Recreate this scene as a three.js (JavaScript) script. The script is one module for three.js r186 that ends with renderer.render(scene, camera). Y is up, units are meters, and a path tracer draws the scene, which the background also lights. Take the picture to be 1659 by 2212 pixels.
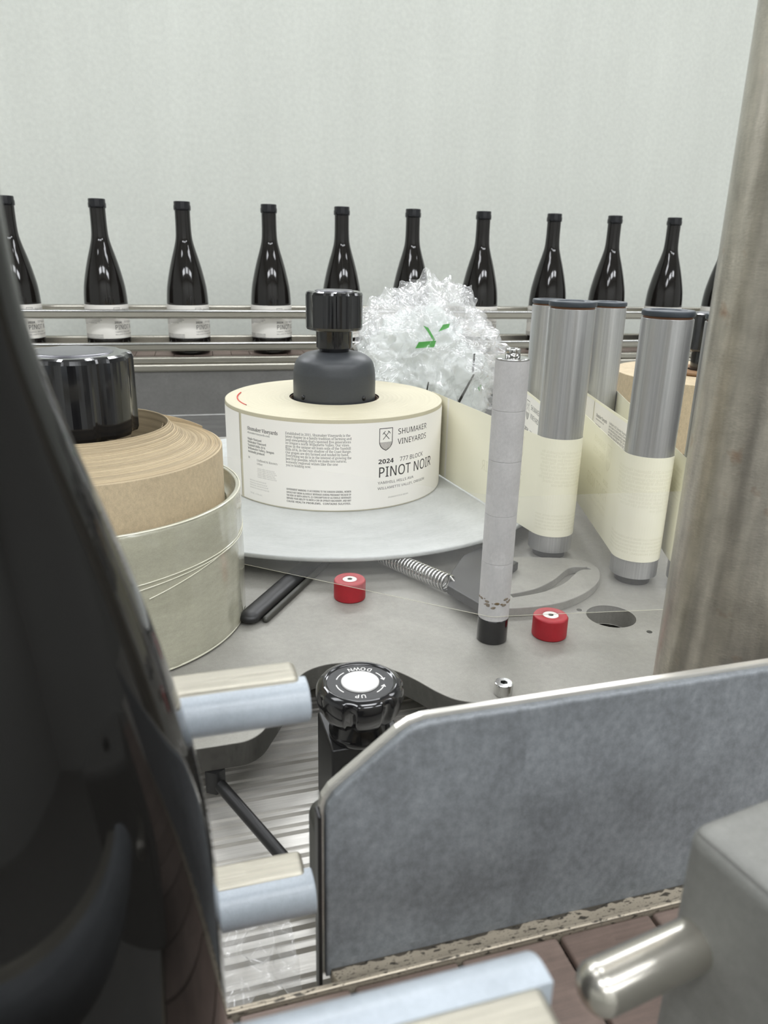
import * as THREE from 'three';
import { RoundedBoxGeometry } from 'three/addons/geometries/RoundedBoxGeometry.js';
import { mergeGeometries, mergeVertices } from 'three/addons/utils/BufferGeometryUtils.js';
import { ImprovedNoise } from 'three/addons/math/ImprovedNoise.js';
import { RectAreaLightUniformsLib } from 'three/addons/lights/RectAreaLightUniformsLib.js';

// ---------------------------------------------------------------- camera, exposure
// World: x runs along the two parallel conveyors, z points from the back wall towards the viewer, y up.
// Heights in the code below are given relative to the lens and lifted by LENS.
const LENS = 1.2;
const scene = new THREE.Scene();
scene.background = new THREE.Color(0x2a2b2c);
const F = 1661, CX = 829.5, CY = 1106;
const camera = new THREE.PerspectiveCamera(2 * Math.atan(CY / F) * 180 / Math.PI, 1659 / 2212, 0.01, 50);
{
  // the direction straight down in the camera's frame (from the vertical vanishing point), heading from the conveyors
  const down = new THREE.Vector3((722 - CX) / F, -(5870 - CY) / F, -1).normalize();
  const up = down.clone().negate();
  const fw = new THREE.Vector3(0, 0, -1);
  const Z = fw.clone().addScaledVector(up, -fw.dot(up)).normalize().negate();
  const X = new THREE.Vector3().crossVectors(up, Z);
  const yaw = Math.atan2(0.2885, 0.9575);
  const ux = X.clone().multiplyScalar(Math.cos(yaw)).addScaledVector(Z, -Math.sin(yaw));
  const uz = X.clone().multiplyScalar(Math.sin(yaw)).addScaledVector(Z, Math.cos(yaw));
  // rows: world axes in camera coordinates -> camera-to-world rotation
  const m = new THREE.Matrix4().set(ux.x, ux.y, ux.z, 0, up.x, up.y, up.z, 0, uz.x, uz.y, uz.z, 0, 0, 0, 0, 1);
  camera.quaternion.setFromRotationMatrix(m);
  camera.position.set(0, LENS, 0);
}
camera.focus = 0.55;
camera.userData.fStop = 20;
const renderer = new THREE.WebGLRenderer({ antialias: true });
renderer.toneMapping = THREE.LinearToneMapping;
renderer.toneMappingExposure = 1.07;
renderer.shadowMap.enabled = true;
RectAreaLightUniformsLib.init();

// ---------------------------------------------------------------- helpers
const V = (x, y, z) => new THREE.Vector3(x, y, z);
let seed = 7;
const rnd = () => { seed = (seed * 1664525 + 1013904223) >>> 0; return seed / 4294967296; };
const noise = new ImprovedNoise();
const taken = {};
function numbered(name) { if (!(name in taken)) { taken[name] = 0; return name; } taken[name]++; return name + '_' + String(taken[name]).padStart(3, '0'); }
function thing(name, label, category, [x, y, z] = [0, 0, 0], turn = 0, group) {
  const o = new THREE.Group(); o.name = numbered(name); scene.add(o);
  o.position.set(x, y + LENS, z); o.rotation.y = turn; o.userData = { label, category };
  if (group) o.userData.group = group;
  return o;
}
function part(name, geo, m, parent, label) {
  const o = new THREE.Mesh(Array.isArray(geo) ? mergeGeometries(geo.map(g => g.index ? g.toNonIndexed() : g)) : geo, m);
  o.name = name; o.castShadow = o.receiveShadow = true; parent.add(o);
  if (label) o.userData.label = label;
  return o;
}
function struct(name, geo, m) { const o = part(name, geo, m, scene); o.name = name; o.userData.kind = 'structure'; return o; }
function uvBox(g, s = 1) {   // uv in metres by the dominant axis of each normal
  const p = g.attributes.position, n = g.attributes.normal, uv = new Float32Array(p.count * 2);
  for (let i = 0; i < p.count; i++) {
    const ax = Math.abs(n.getX(i)), ay = Math.abs(n.getY(i)), az = Math.abs(n.getZ(i));
    let a, b;
    if (ay >= ax && ay >= az) { a = p.getX(i); b = p.getZ(i); } else if (az >= ax) { a = p.getX(i); b = p.getY(i); } else { a = p.getZ(i); b = p.getY(i); }
    uv[2 * i] = a * s; uv[2 * i + 1] = b * s;
  }
  g.setAttribute('uv', new THREE.BufferAttribute(uv, 2)); return g;
}
const box = (x0, x1, y0, y1, z0, z1) => uvBox(new THREE.BoxGeometry(x1 - x0, y1 - y0, z1 - z0).translate((x0 + x1) / 2, (y0 + y1) / 2, (z0 + z1) / 2));
const rbox = (x0, x1, y0, y1, z0, z1, r = 0.002, seg = 3) => uvBox(new RoundedBoxGeometry(x1 - x0, y1 - y0, z1 - z0, seg, r).translate((x0 + x1) / 2, (y0 + y1) / 2, (z0 + z1) / 2));
const cyl = (r, y0, y1, x = 0, z = 0, seg = 48, r2 = r) => new THREE.CylinderGeometry(r2, r, y1 - y0, seg).translate(x, (y0 + y1) / 2, z);
function lathe(pts, seg = 96) {   // v runs evenly with the length of the profile
  const g = new THREE.LatheGeometry(pts.map(p => new THREE.Vector2(p[0], p[1])), seg), uv = g.attributes.uv, L = [0];
  for (let i = 1; i < pts.length; i++) L.push(L[i - 1] + Math.hypot(pts[i][0] - pts[i - 1][0], pts[i][1] - pts[i - 1][1]));
  for (let i = 0; i < uv.count; i++) uv.setY(i, L[i % pts.length] / L[L.length - 1]);
  return g;
}
// cylinder of radius r along x
const rodX = (r, x0, x1, y = 0, z = 0, seg = 32) => new THREE.CylinderGeometry(r, r, x1 - x0, seg).rotateZ(Math.PI / 2).translate((x0 + x1) / 2, y, z);
function tube(pts, r, seg = 64, rs = 12) { return new THREE.TubeGeometry(new THREE.CatmullRomCurve3(pts), seg, r, rs, false); }
// outline in (x, z), extruded from height y0 to y1
function slab(outline, y0, y1, holes = [], bevel = 0) {
  const sh = new THREE.Shape(outline.map(([x, z]) => new THREE.Vector2(x, -z)));
  for (const h of holes) sh.holes.push(new THREE.Path(h.map(([x, z]) => new THREE.Vector2(x, -z))));
  const g = new THREE.ExtrudeGeometry(sh, { depth: y1 - y0 - 2 * bevel, bevelEnabled: bevel > 0, bevelSize: bevel, bevelThickness: bevel, bevelOffset: -bevel, bevelSegments: 2, curveSegments: 24 });
  g.rotateX(-Math.PI / 2).translate(0, y0 + bevel, 0);
  return uvBox(g);
}
const circle = (x, z, r, n = 40) => Array.from({ length: n }, (_, i) => [x + r * Math.cos(i / n * 2 * Math.PI), z + r * Math.sin(i / n * 2 * Math.PI)]);
const spline2 = (pts, n, closed = false) => new THREE.CatmullRomCurve3(pts.map(([x, z]) => V(x, 0, z)), closed).getPoints(n).map(p => [p.x, p.z]);

// ---------------------------------------------------------------- textures
function fbm(x, y, z, o = 4) { let s = 0, a = 1, t = 0; for (let i = 0; i < o; i++) { s += a * noise.noise(x, y, z); t += a; a *= 0.5; x *= 2.03; y *= 2.03; } return s / t; }
function dataTex(w, h, fn, srgb = true) {   // fn(u, v) -> [r, g, b] 0..1 (sRGB) or a number
  const d = new Uint8Array(w * h * 4);
  for (let j = 0; j < h; j++) for (let i = 0; i < w; i++) {
    let c = fn(i / w, j / h, i, j); if (typeof c === 'number') c = [c, c, c];
    const k = 4 * (j * w + i);
    for (let q = 0; q < 3; q++) d[k + q] = Math.max(0, Math.min(255, c[q] * 255));
    d[k + 3] = 255;
  }
  const t = new THREE.DataTexture(d, w, h); t.wrapS = t.wrapT = THREE.RepeatWrapping; t.magFilter = THREE.LinearFilter; t.minFilter = THREE.LinearMipmapLinearFilter; t.generateMipmaps = true;
  if (srgb) t.colorSpace = THREE.SRGBColorSpace; t.needsUpdate = true; return t;
}
const rep = (t, a, b) => { const c = t.clone(); c.repeat.set(a, b); c.needsUpdate = true; return c; };
const grain = new Float32Array(512 * 512).map(() => rnd());
const gr = (i, j) => grain[(j & 511) * 512 + (i & 511)];
// fine speckle with coarse patches, for sand-blasted or painted metal
const texSpeckle = dataTex(512, 512, (u, v, i, j) => 0.90 + 0.07 * fbm(u * 6, v * 6, 2) + 0.06 * (gr(i, j) - 0.5) + 0.05 * fbm(u * 40, v * 40, 5));
const bumpSpeckle = dataTex(512, 512, (u, v, i, j) => 0.5 + 0.3 * (gr(i, j) - 0.5) + 0.3 * fbm(u * 60, v * 60, 9), false);
// streaks along u (brushing)
const texBrush = dataTex(512, 512, (u, v, i, j) => 0.86 + 0.10 * fbm(u * 3, v * 120, 1) + 0.06 * fbm(u * 8, v * 16, 3) + 0.05 * (gr(i >> 3, j) - 0.5));
const bumpBrush = dataTex(512, 512, (u, v, i, j) => 0.5 + 0.35 * fbm(u * 4, v * 160, 6) + 0.2 * (gr(i >> 4, j) - 0.5), false);
const texTube = dataTex(512, 64, (u, v, i, j) => 0.86 + 0.10 * fbm(u * 70, v * 1.2, 1, 3) + 0.05 * fbm(u * 14, v, 4) + 0.03 * (gr(i, j) - 0.5));
const bumpTube = dataTex(512, 64, (u, v, i, j) => 0.5 + 0.3 * fbm(u * 90, v * 1.5, 1, 3), false);
const texLayers = dataTex(64, 512, (u, v, i, j) => { const k = 0.86 + 0.16 * fbm(u * 2, v * 90, 3, 2) + 0.10 * (gr(3, j) - 0.5) + 0.04 * (gr(i, j) - 0.5); return [k, k * 0.985, k * 0.95]; });
const texWall = dataTex(1024, 1024, (u, v, i, j) => {
  const s = fbm(u * 22, v * 1.5, 4, 3), p = fbm(u * 5, v * 5, 8), f = fbm(u * 130, v * 130, 2, 2);
  const k = 0.935 + 0.022 * s + 0.02 * p + 0.035 * f + 0.02 * (gr(i, j) - 0.5); return [k * 0.995, k * 1.0, k * 0.985];
});
const texKraft = dataTex(512, 256, (u, v, i, j) => { const k = 0.9 + 0.10 * fbm(u * 40, v * 20, 3) + 0.10 * (gr(i, j) - 0.5) + 0.06 * fbm(u * 5, v * 3, 1); return [k, k * 0.985, k * 0.96]; });
const texLiner = dataTex(256, 256, (u, v, i, j) => { const k = 0.95 + 0.05 * fbm(u * 60, v * 60, 3) + 0.03 * (gr(i, j) - 0.5); return [k, k * 0.995, k * 0.96]; });
const texWorn = dataTex(512, 512, (u, v, i, j) => {   // chain plates: brown with scuffs
  const k = 0.86 + 0.12 * fbm(u * 9, v * 9, 3) + 0.10 * fbm(u * 3, v * 60, 7) + 0.05 * (gr(i, j) - 0.5); return [k, k * 0.98, k * 0.97];
});
const texPad = dataTex(512, 512, (u, v, i, j) => 0.84 + 0.16 * fbm(u * 7, v * 4, 3, 5) + 0.14 * fbm(u * 40, v * 30, 1, 3) + 0.09 * (gr(i, j) - 0.5));
const texGrime = dataTex(1024, 128, (u, v, i, j) => {   // light metal with dark speckled dirt and gouges
  const d = fbm(u * 60, v * 9, 4, 4), e = fbm(u * 200, v * 30, 8, 2), edge = fbm(u * 30, 2, 5, 3);
  let k = 0.86 + 0.1 * fbm(u * 9, v * 3, 6);
  if (d > 0.22 || e > 0.38) k *= 0.45; if (v < 0.16 + 0.3 * edge) k *= 0.5;
  k += 0.05 * (gr(i, j) - 0.5); return [k, k * 0.97, k * 0.92];
});
const texSteel = dataTex(512, 1024, (u, v, i, j) => {   // stainless tube: short cross scratches, stains
  const k = 0.82 + 0.10 * fbm(u * 30, v * 8, 3, 3) + 0.10 * fbm(u * 6, v * 14, 7, 4) + 0.12 * (gr(i >> 3, j) - 0.5) * Math.max(0, fbm(u * 9, v * 9, 12) + 0.5);
  const rust = Math.max(0, fbm(u * 7, v * 10, 15, 4) - 0.28) * 1.6;
  return [k * (1 - rust * 0.25), k * (0.985 - rust * 0.45), k * (0.955 - rust * 0.55)];
});

function canvas(w, h) { const c = document.createElement('canvas'); c.width = w; c.height = h; return [c, c.getContext('2d')]; }
function canvasTex(c) { const t = new THREE.CanvasTexture(c); t.colorSpace = THREE.SRGBColorSpace; t.anisotropy = 8; return t; }
// the wine label: 262 mm x 73.5 mm, 7.8 px per mm
const LABEL_W = 262, LABEL_H = 73.5, PPM = 7.8;
function drawLabel(g, ink, paper) {
  const s = PPM, W = LABEL_W * s, H = LABEL_H * s;
  if (paper) { g.fillStyle = paper; g.fillRect(0, 0, W, H); }
  g.fillStyle = ink; g.strokeStyle = ink; g.textBaseline = 'alphabetic'; g.textAlign = 'left';
  const T = (txt, x, y, mm, font = 'sans-serif', w, wt = '') => { g.font = `${wt} ${mm * s}px ${font}`; if (w) { const m = g.measureText(txt).width; g.save(); g.translate(x * s, y * s); g.scale(w * s / m, 1); g.fillText(txt, 0, 0); g.restore(); } else g.fillText(txt, x * s, y * s); };
  // left column
  T('Shumaker Vineyards', 9, 12.5, 4.2, 'serif', 34, 'bold');
  T('shumakervineyards.com', 9, 15.2, 2.2, 'serif', 26);
  ['Single Vineyard', 'Shumaker Vineyard', 'Yamhill Hills AVA', 'Willamette Valley, Oregon', 'Sustainably produced'].forEach((t, i) => T(t, 9, 20.6 + 2.75 * i, 2.6, 'serif', [17, 22, 21, 30, 20][i], 'bold'));
  T('M', 9, 37, 2.4, 'serif'); T('Unfined & Known', 20, 38, 2.5, 'serif', 22);
  T('Other', 20, 41, 2.4, 'serif');
  g.globalAlpha = 0.45; for (let i = 0; i < 6; i++) T('contains sulfites and estate fruit', 20, 44.5 + 1.5 * i, 1.6, 'serif', 19 + (i * 7 % 3));
  for (let i = 0; i < 4; i++) T('PRODUCED AND BOTTLED BY', 10, 56.5 + 2.1 * i, 1.7, 'serif', 20 + (i * 5 % 4));
  T('750 ML  13.5% ALC', 10, 68, 1.8, 'serif', 15); g.globalAlpha = 1;
  ['Established in 2011, Shumaker Vineyards is the', 'latest chapter in a family tradition of farming and', "land stewardship that's spanned five generations", "in Oregon's north Willamette Valley. Our vines", 'grow in the unique silt loam soils of the Yamhill', 'Hills AVA, in the rain shadow of the Coast Range.', 'Our grapes are dry farmed and tended by hand.', 'Everything we do is in the interest of growing the', 'best fruit possible, which we make into natural,', 'honestly regional wines like the one', "you're holding now."].forEach((t, i) => T(t, 50, 10.6 + 2.68 * i, 2.75, 'serif', [54, 55, 54.5, 53, 54.5, 55, 53, 55, 51, 44, 22][i]));
  ['GOVERNMENT WARNING: (1) ACCORDING TO THE SURGEON GENERAL, WOMEN', 'SHOULD NOT DRINK ALCOHOLIC BEVERAGES DURING PREGNANCY BECAUSE OF', 'THE RISK OF BIRTH DEFECTS. (2) CONSUMPTION OF ALCOHOLIC BEVERAGES', 'IMPAIRS YOUR ABILITY TO DRIVE A CAR OR OPERATE MACHINERY, AND MAY', 'CAUSE HEALTH PROBLEMS.  CONTAINS SULFITES.'].forEach((t, i) => T(t, 50, 58 + 2.6 * i, 2.2, 'sans-serif', 55, 'bold'));
  // front: shield with crossed tools
  const sx = 129, sy = 5.5, sw = 12, sh = 18.5;
  const shield = () => { g.beginPath(); g.moveTo(sx * s, sy * s); g.lineTo((sx + sw) * s, sy * s); g.lineTo((sx + sw) * s, (sy + 11) * s); g.quadraticCurveTo((sx + sw) * s, (sy + 16) * s, (sx + sw / 2) * s, (sy + sh) * s); g.quadraticCurveTo(sx * s, (sy + 16) * s, sx * s, (sy + 11) * s); g.closePath(); };
  g.lineWidth = 0.55 * s; shield(); g.stroke();
  g.save(); shield(); g.clip(); g.lineWidth = 0.28 * s;
  for (let i = -10; i < 26; i++) { g.beginPath(); g.moveTo((sx + i) * s, (sy + 20) * s); g.lineTo((sx + i + 8) * s, (sy + 11.5) * s); g.stroke(); }
  g.restore(); g.lineWidth = 0.5 * s;
  g.beginPath(); g.moveTo((sx + 3.2) * s, (sy + 9.2) * s); g.lineTo((sx + 8.8) * s, (sy + 3) * s); g.moveTo((sx + 9) * s, (sy + 9.2) * s); g.lineTo((sx + 3.6) * s, (sy + 3.4) * s); g.moveTo((sx + 2.8) * s, (sy + 4.9) * s); g.lineTo((sx + 5.2) * s, (sy + 2.3) * s); g.moveTo((sx + 7.6) * s, (sy + 2.4) * s); g.quadraticCurveTo((sx + 9.4) * s, (sy + 2.8) * s, (sx + 9.8) * s, (sy + 4.6) * s); g.stroke();
  T('SHUMAKER', 146.5, 11.8, 6.6, 'sans-serif', 36); T('VINEYARDS', 146.5, 20.2, 6.6, 'sans-serif', 36);
  T('2024', 128, 35.2, 5.2, 'sans-serif', 15, 'bold'); T('777 BLOCK', 149, 35.2, 5.2, 'sans-serif', 29);
  T('PINOT NOIR', 128, 47, 12.2, 'sans-serif', 65);
  T('YAMHILL HILLS AVA', 128, 53, 3.2, 'sans-serif', 38); T('WILLAMETTE VALLEY, OREGON', 128, 57.6, 3.0, 'sans-serif', 54);
  g.globalAlpha = 0.6; T('SHUMAKER ESTATE GROWN', 138, 66, 1.9, 'sans-serif', 22); g.globalAlpha = 1;
}
const [lc, lg] = canvas(Math.round(LABEL_W * PPM), Math.round(LABEL_H * PPM));
drawLabel(lg, '#22201e', '#ece9e2');
const texLabel = canvasTex(lc);
const [bc, bg] = canvas(1024, 288);   // the backing seen from behind, with the print showing faintly, mirrored
{ bg.fillStyle = '#f1eed8'; bg.fillRect(0, 0, 1024, 288); bg.save(); bg.translate(1024, 0); bg.scale(-1024 / (LABEL_W * PPM), 288 / (LABEL_H * PPM)); bg.globalAlpha = 1; drawLabel(bg, 'rgba(150,146,110,0.16)', null); bg.restore();
  bg.fillStyle = '#f4f2ea'; bg.fillRect(0, 0, 7, 288); bg.fillRect(1017, 0, 7, 288); }
const texBack = canvasTex(bc); texBack.wrapS = THREE.RepeatWrapping;
// the dial of the height knob
const [dc, dg] = canvas(512, 512);
{ dg.fillStyle = '#1b1b1b'; dg.fillRect(0, 0, 512, 512); dg.translate(256, 256); dg.strokeStyle = dg.fillStyle = '#ecebe6';
  const arcText = (t, r, a0, da, flip) => { dg.font = '62px sans-serif'; dg.textAlign = 'center'; dg.textBaseline = 'middle'; [...t].forEach((ch, i) => { dg.save(); const a = a0 + da * (i - (t.length - 1) / 2); dg.rotate(a); dg.translate(0, flip ? r : -r); dg.fillText(ch, 0, 0); dg.restore(); }); };
  arcText('UP', 196, 0, 0.24, false); arcText('DOWN', 196, 0, -0.265, true);
  dg.lineWidth = 8;
  const D = Math.PI / 180;
  for (const [a, b] of [[-48, -12], [12, 48]]) { dg.beginPath(); dg.arc(0, 0, 186, a * D, b * D); dg.stroke(); }
  for (const [a, b] of [[132, 165], [195, 228]]) { dg.beginPath(); dg.arc(0, 0, 186, a * D, b * D); dg.stroke(); }
  for (const [a, sg] of [[165, 1], [195, -1]]) { dg.save(); dg.rotate(a * D); dg.translate(186, 0); dg.beginPath(); dg.moveTo(-16, -14 * sg); dg.lineTo(0, 12 * sg); dg.lineTo(16, -14 * sg); dg.stroke(); dg.restore(); }
}
const texDial = canvasTex(dc);

// ---------------------------------------------------------------- materials
const std = (color, roughness, metalness = 0, more = {}) => new THREE.MeshPhysicalMaterial({ color, roughness, metalness, side: THREE.DoubleSide, ...more });
const M = {
  wall: std(0xe6e8e3, 0.6, 0, { map: rep(texWall, 0.8, 0.8) }),
  room: std(0xc9cac6, 0.8), floor: std(0x8a8984, 0.7, 0, { map: texSpeckle }), ceiling: std(0xd8d9d6, 0.85),
  panelFrame: std(0xdddddd, 0.5),
  glass: std(new THREE.Color().setRGB(0.010, 0.0085, 0.0075), 0.05, 0, { ior: 1.5 }),
  glassNear: std(new THREE.Color().setRGB(0.006, 0.0055, 0.005), 0.05, 0, { ior: 1.5, specularIntensity: 0.6 }),
  finish: std(new THREE.Color().setRGB(0.010, 0.0105, 0.013), 0.16),
  label: std(0xffffff, 0.62, 0, { map: texLabel }),
  labelPlain: std(0xece9e2, 0.62),
  liner: std(0xe2dcb8, 0.5, 0, { map: rep(texLiner, 12, 12) }),
  linerBack: std(0xffffff, 0.5, 0, { map: texBack }),
  reel: std(0xccc6b2, 0.55, 0, { map: rep(texLiner, 12, 12) }),
  core: std(0x9a7a5a, 0.8, 0, { map: texKraft }),
  blackPlastic: std(new THREE.Color().setRGB(0.008, 0.008, 0.009), 0.12, 0, { clearcoat: 0.5, clearcoatRoughness: 0.06 }),
  greyPlastic: std(new THREE.Color().setRGB(0.055, 0.060, 0.066), 0.42, 0, { map: rep(texSpeckle, 12, 12) }),
  knobTop: std(0x55555a, 0.25, 0.2),
  platter: std(0xcccfcc, 0.42, 0, { map: rep(texSpeckle, 5, 5) }),
  plate: std(0xa3a199, 0.55, 0.3, { map: rep(texSpeckle, 7, 7), bumpMap: rep(bumpSpeckle, 14, 14), bumpScale: 0.00012 }),
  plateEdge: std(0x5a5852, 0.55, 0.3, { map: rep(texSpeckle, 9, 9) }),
  alu: std(0xbfbebb, 0.36, 0.6, { map: rep(texBrush, 1, 1), bumpMap: bumpBrush, bumpScale: 0.00004 }),
  tubeAlu: std(0xcdcdcc, 0.36, 0.7, { anisotropy: 0.7, anisotropyRotation: Math.PI / 2, map: texTube, bumpMap: bumpTube, bumpScale: 0.00002 }),
  polished: std(0xc9c5bb, 0.2, 1, { map: rep(texBrush, 3, 40), bumpMap: rep(bumpBrush, 3, 40), bumpScale: 0.00008 }),
  steel: std(0xdcd8d0, 0.34, 0.95, { anisotropy: 0.8, anisotropyRotation: Math.PI / 2, map: texSteel, bumpMap: rep(bumpSpeckle, 1, 3), bumpScale: 0.00012 }),
  chromeSatin: std(0xc2beb4, 0.26, 0.9),
  chrome: std(0xc8c8c6, 0.15, 1),
  darkCap: std(0x3c4248, 0.4, 0.2), copper: std(0x6a4a34, 0.5, 0.4),
  roller: std(0xd2d0cf, 0.62, 0, { map: rep(texSpeckle, 1, 0.5) }),
  rollerDirt: std(0x6b5a41, 0.9),
  blackMetal: std(new THREE.Color().setRGB(0.018, 0.018, 0.018), 0.4, 0.2, { map: texSpeckle }),
  darkGrey: std(0x45453f, 0.5, 0.1, { map: texSpeckle }),
  red: std(0xb3202c, 0.5, 0, { map: rep(texSpeckle, 2, 1) }), washer: std(0xd8d6cf, 0.45, 0.1), disc: std(0xc6c5c2, 0.5),
  kraft: std(0xd2c2a5, 0.75, 0, { map: rep(texKraft, 6, 2) }),
  kraftEdge: std(0xcbbb9e, 0.8, 0, { map: texLayers }),
  filmRoll: std(0xd6d4be, 0.2, 0, { clearcoat: 1, clearcoatRoughness: 0.08, transmission: 0.25, thickness: 0, map: rep(texSpeckle, 2, 1) }),
  filmEdge: std(0xdcdac6, 0.15, 0, { clearcoat: 1, clearcoatRoughness: 0.05 }),
  film: std(0xffffff, 0.09, 0, { transmission: 0.91, thickness: 0, ior: 1.45 }),
  scrap: std(0xffffff, 0.06, 0, { transmission: 0.8, thickness: 0, ior: 1.45 }),
  bag: std(0xffffff, 0.08, 0, { transmission: 0.88, thickness: 0, ior: 1.45 }),
  bagInner: std(0xf4f8f6, 0.25, 0, { transmission: 0.4, thickness: 0, clearcoat: 0.8, clearcoatRoughness: 0.1 }),
  pad: std(0x969b9f, 0.62, 0.15, { map: rep(texPad, 9, 9), bumpMap: rep(bumpSpeckle, 20, 20), bumpScale: 0.0001 }),
  padPlate: std(0xe2dfd6, 0.24, 0.5, { map: rep(texBrush, 5, 30) }),
  grime: std(0xd2ccc0, 0.4, 0.4, { map: rep(texGrime, 4, 78) }),
  slat: std(0x9c8b81, 0.5, 0.15, { map: rep(texWorn, 12, 12), bumpMap: rep(bumpBrush, 12, 12), bumpScale: 0.00006 }),
  slatDark: std(0x938278, 0.55, 0.15, { map: rep(texWorn, 9, 15) }),
  uhmw: std(0xb7c0c8, 0.38, 0, { map: rep(texSpeckle, 6, 6), clearcoat: 0.25, clearcoatRoughness: 0.3 }),
  railMetal: std(0xdedacd, 0.22, 0.75, { map: rep(texBrush, 2, 60), bumpMap: rep(bumpBrush, 2, 60), bumpScale: 0.00008 }),
  channel: std(0xc8c3b3, 0.3, 0.7, { map: rep(texBrush, 2, 90), bumpMap: rep(bumpBrush, 2, 90), bumpScale: 0.00012 }),
  deck: std(0xeae7df, 0.36, 0.25, { map: rep(texBrush, 2, 14), bumpMap: rep(bumpBrush, 2, 14), bumpScale: 0.0001 }),
  side: std(0x8c8b88, 0.5, 0.35, { map: rep(texSpeckle, 4, 4) }),
  cast: std(0x8f8f8a, 0.6, 0.2, { map: rep(texSpeckle, 10, 10), bumpMap: rep(bumpSpeckle, 20, 20), bumpScale: 0.0002 }),
  green: std(0x3c8a34, 0.45), ink: std(0x22221f, 0.6), redInk: std(0xc2382c, 0.6),
  lamp: std(0xffffff, 0.5, 0, { emissive: 0xf9fbff, emissiveIntensity: 4 }),
};

// ---------------------------------------------------------------- room shell
const RX0 = -3.2, RX1 = 4.2, RZ0 = -6.0, RZ1 = 3.6, CEIL = 3.2;
// the white wall behind the bottles is a partition: the hall and its lights go on beyond it, so reel and platter throw their shade towards the viewer
struct('wall_back', box(RX0 - 0.1, RX1 + 0.1, 0, 2.02, -2.10, -2.02), M.wall);
struct('wall_rear', box(RX0 - 0.1, RX1 + 0.1, 0, CEIL, RZ0 - 0.1, RZ0), M.room);
struct('wall_front', box(RX0 - 0.1, RX1 + 0.1, 0, CEIL, RZ1, RZ1 + 0.1), M.room);
struct('wall_left', box(RX0 - 0.1, RX0, 0, CEIL, RZ0, RZ1), M.room);
struct('wall_right', box(RX1, RX1 + 0.1, 0, CEIL, RZ0, RZ1), M.room);
struct('floor', box(RX0 - 0.1, RX1 + 0.1, -0.1, 0, RZ0 - 0.1, RZ1 + 0.1), M.floor);
struct('ceiling', box(RX0 - 0.1, RX1 + 0.1, CEIL, CEIL + 0.1, RZ0 - 0.1, RZ1 + 0.1), M.ceiling);

// ceiling luminaires
function ceilingLamp(x, z, w, d, power, label) {
  const t = thing('ceiling_light', label, 'lamp', [x, CEIL - 0.06 - LENS, z], 0, 'ceiling lights over the line');
  part('housing', box(-w / 2 - 0.02, w / 2 + 0.02, 0.01, 0.06, -d / 2 - 0.02, d / 2 + 0.02), M.panelFrame, t);
  part('diffuser', box(-w / 2, w / 2, 0, 0.01, -d / 2, d / 2), M.lamp, t);
  const l = new THREE.RectAreaLight(0xf9fbff, power, w, d); l.position.set(0, -0.006, 0); l.rotation.x = -Math.PI / 2; t.add(l);
}
for (const [x, z] of [[-1.3, -2.95], [0.4, -2.95], [2.1, -2.95], [-1.3, -1.0], [0.5, -1.0], [2.3, -1.0], [-1.3, 0.8], [0.5, 0.8], [2.3, 0.8], [-1.3, 2.6], [0.5, 2.6], [2.3, 2.6]])
  ceilingLamp(x, z, 1.2, 0.6, z < -2 ? 13 : z < 0 ? 1.8 : z < 2 ? 7.2 : 10.5, z < -2 ? 'ceiling light panel beyond the white partition wall' : z < 0 ? 'dim ceiling light panel above the back conveyor' : 'ceiling light panel on the near side of the bottling line');

// ---------------------------------------------------------------- bottles
const BP = [[0, 0.004], [0.030, 0.003], [0.036, 0.0], [0.0395, 0.0025], [0.0412, 0.008], [0.0414, 0.06], [0.0412, 0.098], [0.0405, 0.114], [0.0385, 0.133], [0.0350, 0.151], [0.0308, 0.169], [0.0259, 0.187], [0.0205, 0.205], [0.0164, 0.222], [0.0150, 0.240], [0.0147, 0.265], [0.0147, 0.2755]];
function smoothProfile(pts, n) { const c = new THREE.CatmullRomCurve3(pts.map(p => V(p[0], p[1], 0)), false, 'centripetal'); return c.getPoints(n).map(p => [Math.max(0, p.x), p.y]); }
const bottleGeo = lathe(smoothProfile(BP, 110), 96);
const finishGeo = lathe([[0.0146, 0.2745], [0.0163, 0.2757], [0.0166, 0.278], [0.0166, 0.2835], [0.0158, 0.2848], [0.0158, 0.2905], [0.0150, 0.2918], [0, 0.2918]], 64);
// printed label wrapped round radius r, arc in mm from s0 to s1 (label coordinates), label point sc facing local +z
function wrapLabel(r, y0, y1, s0, s1, sc, seg = 96) {
  const pos = [], uv = [], idx = [], nor = [];
  for (let i = 0; i <= seg; i++) {
    const s = s0 + (s1 - s0) * i / seg, a = (s - sc) / 1000 / r;
    for (const [y, v] of [[y0, 0], [y1, 1]]) { pos.push(r * Math.sin(a), y, r * Math.cos(a)); nor.push(Math.sin(a), 0, Math.cos(a)); uv.push(s / LABEL_W, v); }
    if (i < seg) { const k = 2 * i; idx.push(k, k + 2, k + 1, k + 1, k + 2, k + 3); }
  }
  const g = new THREE.BufferGeometry(); g.setAttribute('position', new THREE.Float32BufferAttribute(pos, 3)); g.setAttribute('normal', new THREE.Float32BufferAttribute(nor, 3)); g.setAttribute('uv', new THREE.Float32BufferAttribute(uv, 2)); g.setIndex(idx); return g;
}
const bottleLabelGeo = wrapLabel(0.04175, 0.0245, 0.098, 1, 261, 117);
function bottle(x, y, z, turn, label, labelled, group) {
  const t = thing('wine_bottle', label, 'bottle', [x, y, z], turn, group);
  part('glass_body', bottleGeo, labelled ? M.glass : M.glassNear, t);
  part('neck_finish', finishGeo, M.finish, t);
  if (labelled) part('paper_label', bottleLabelGeo, M.label, t, 'white paper label printed PINOT NOIR');
  return t;
}
const BASE = -0.2218;
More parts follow.
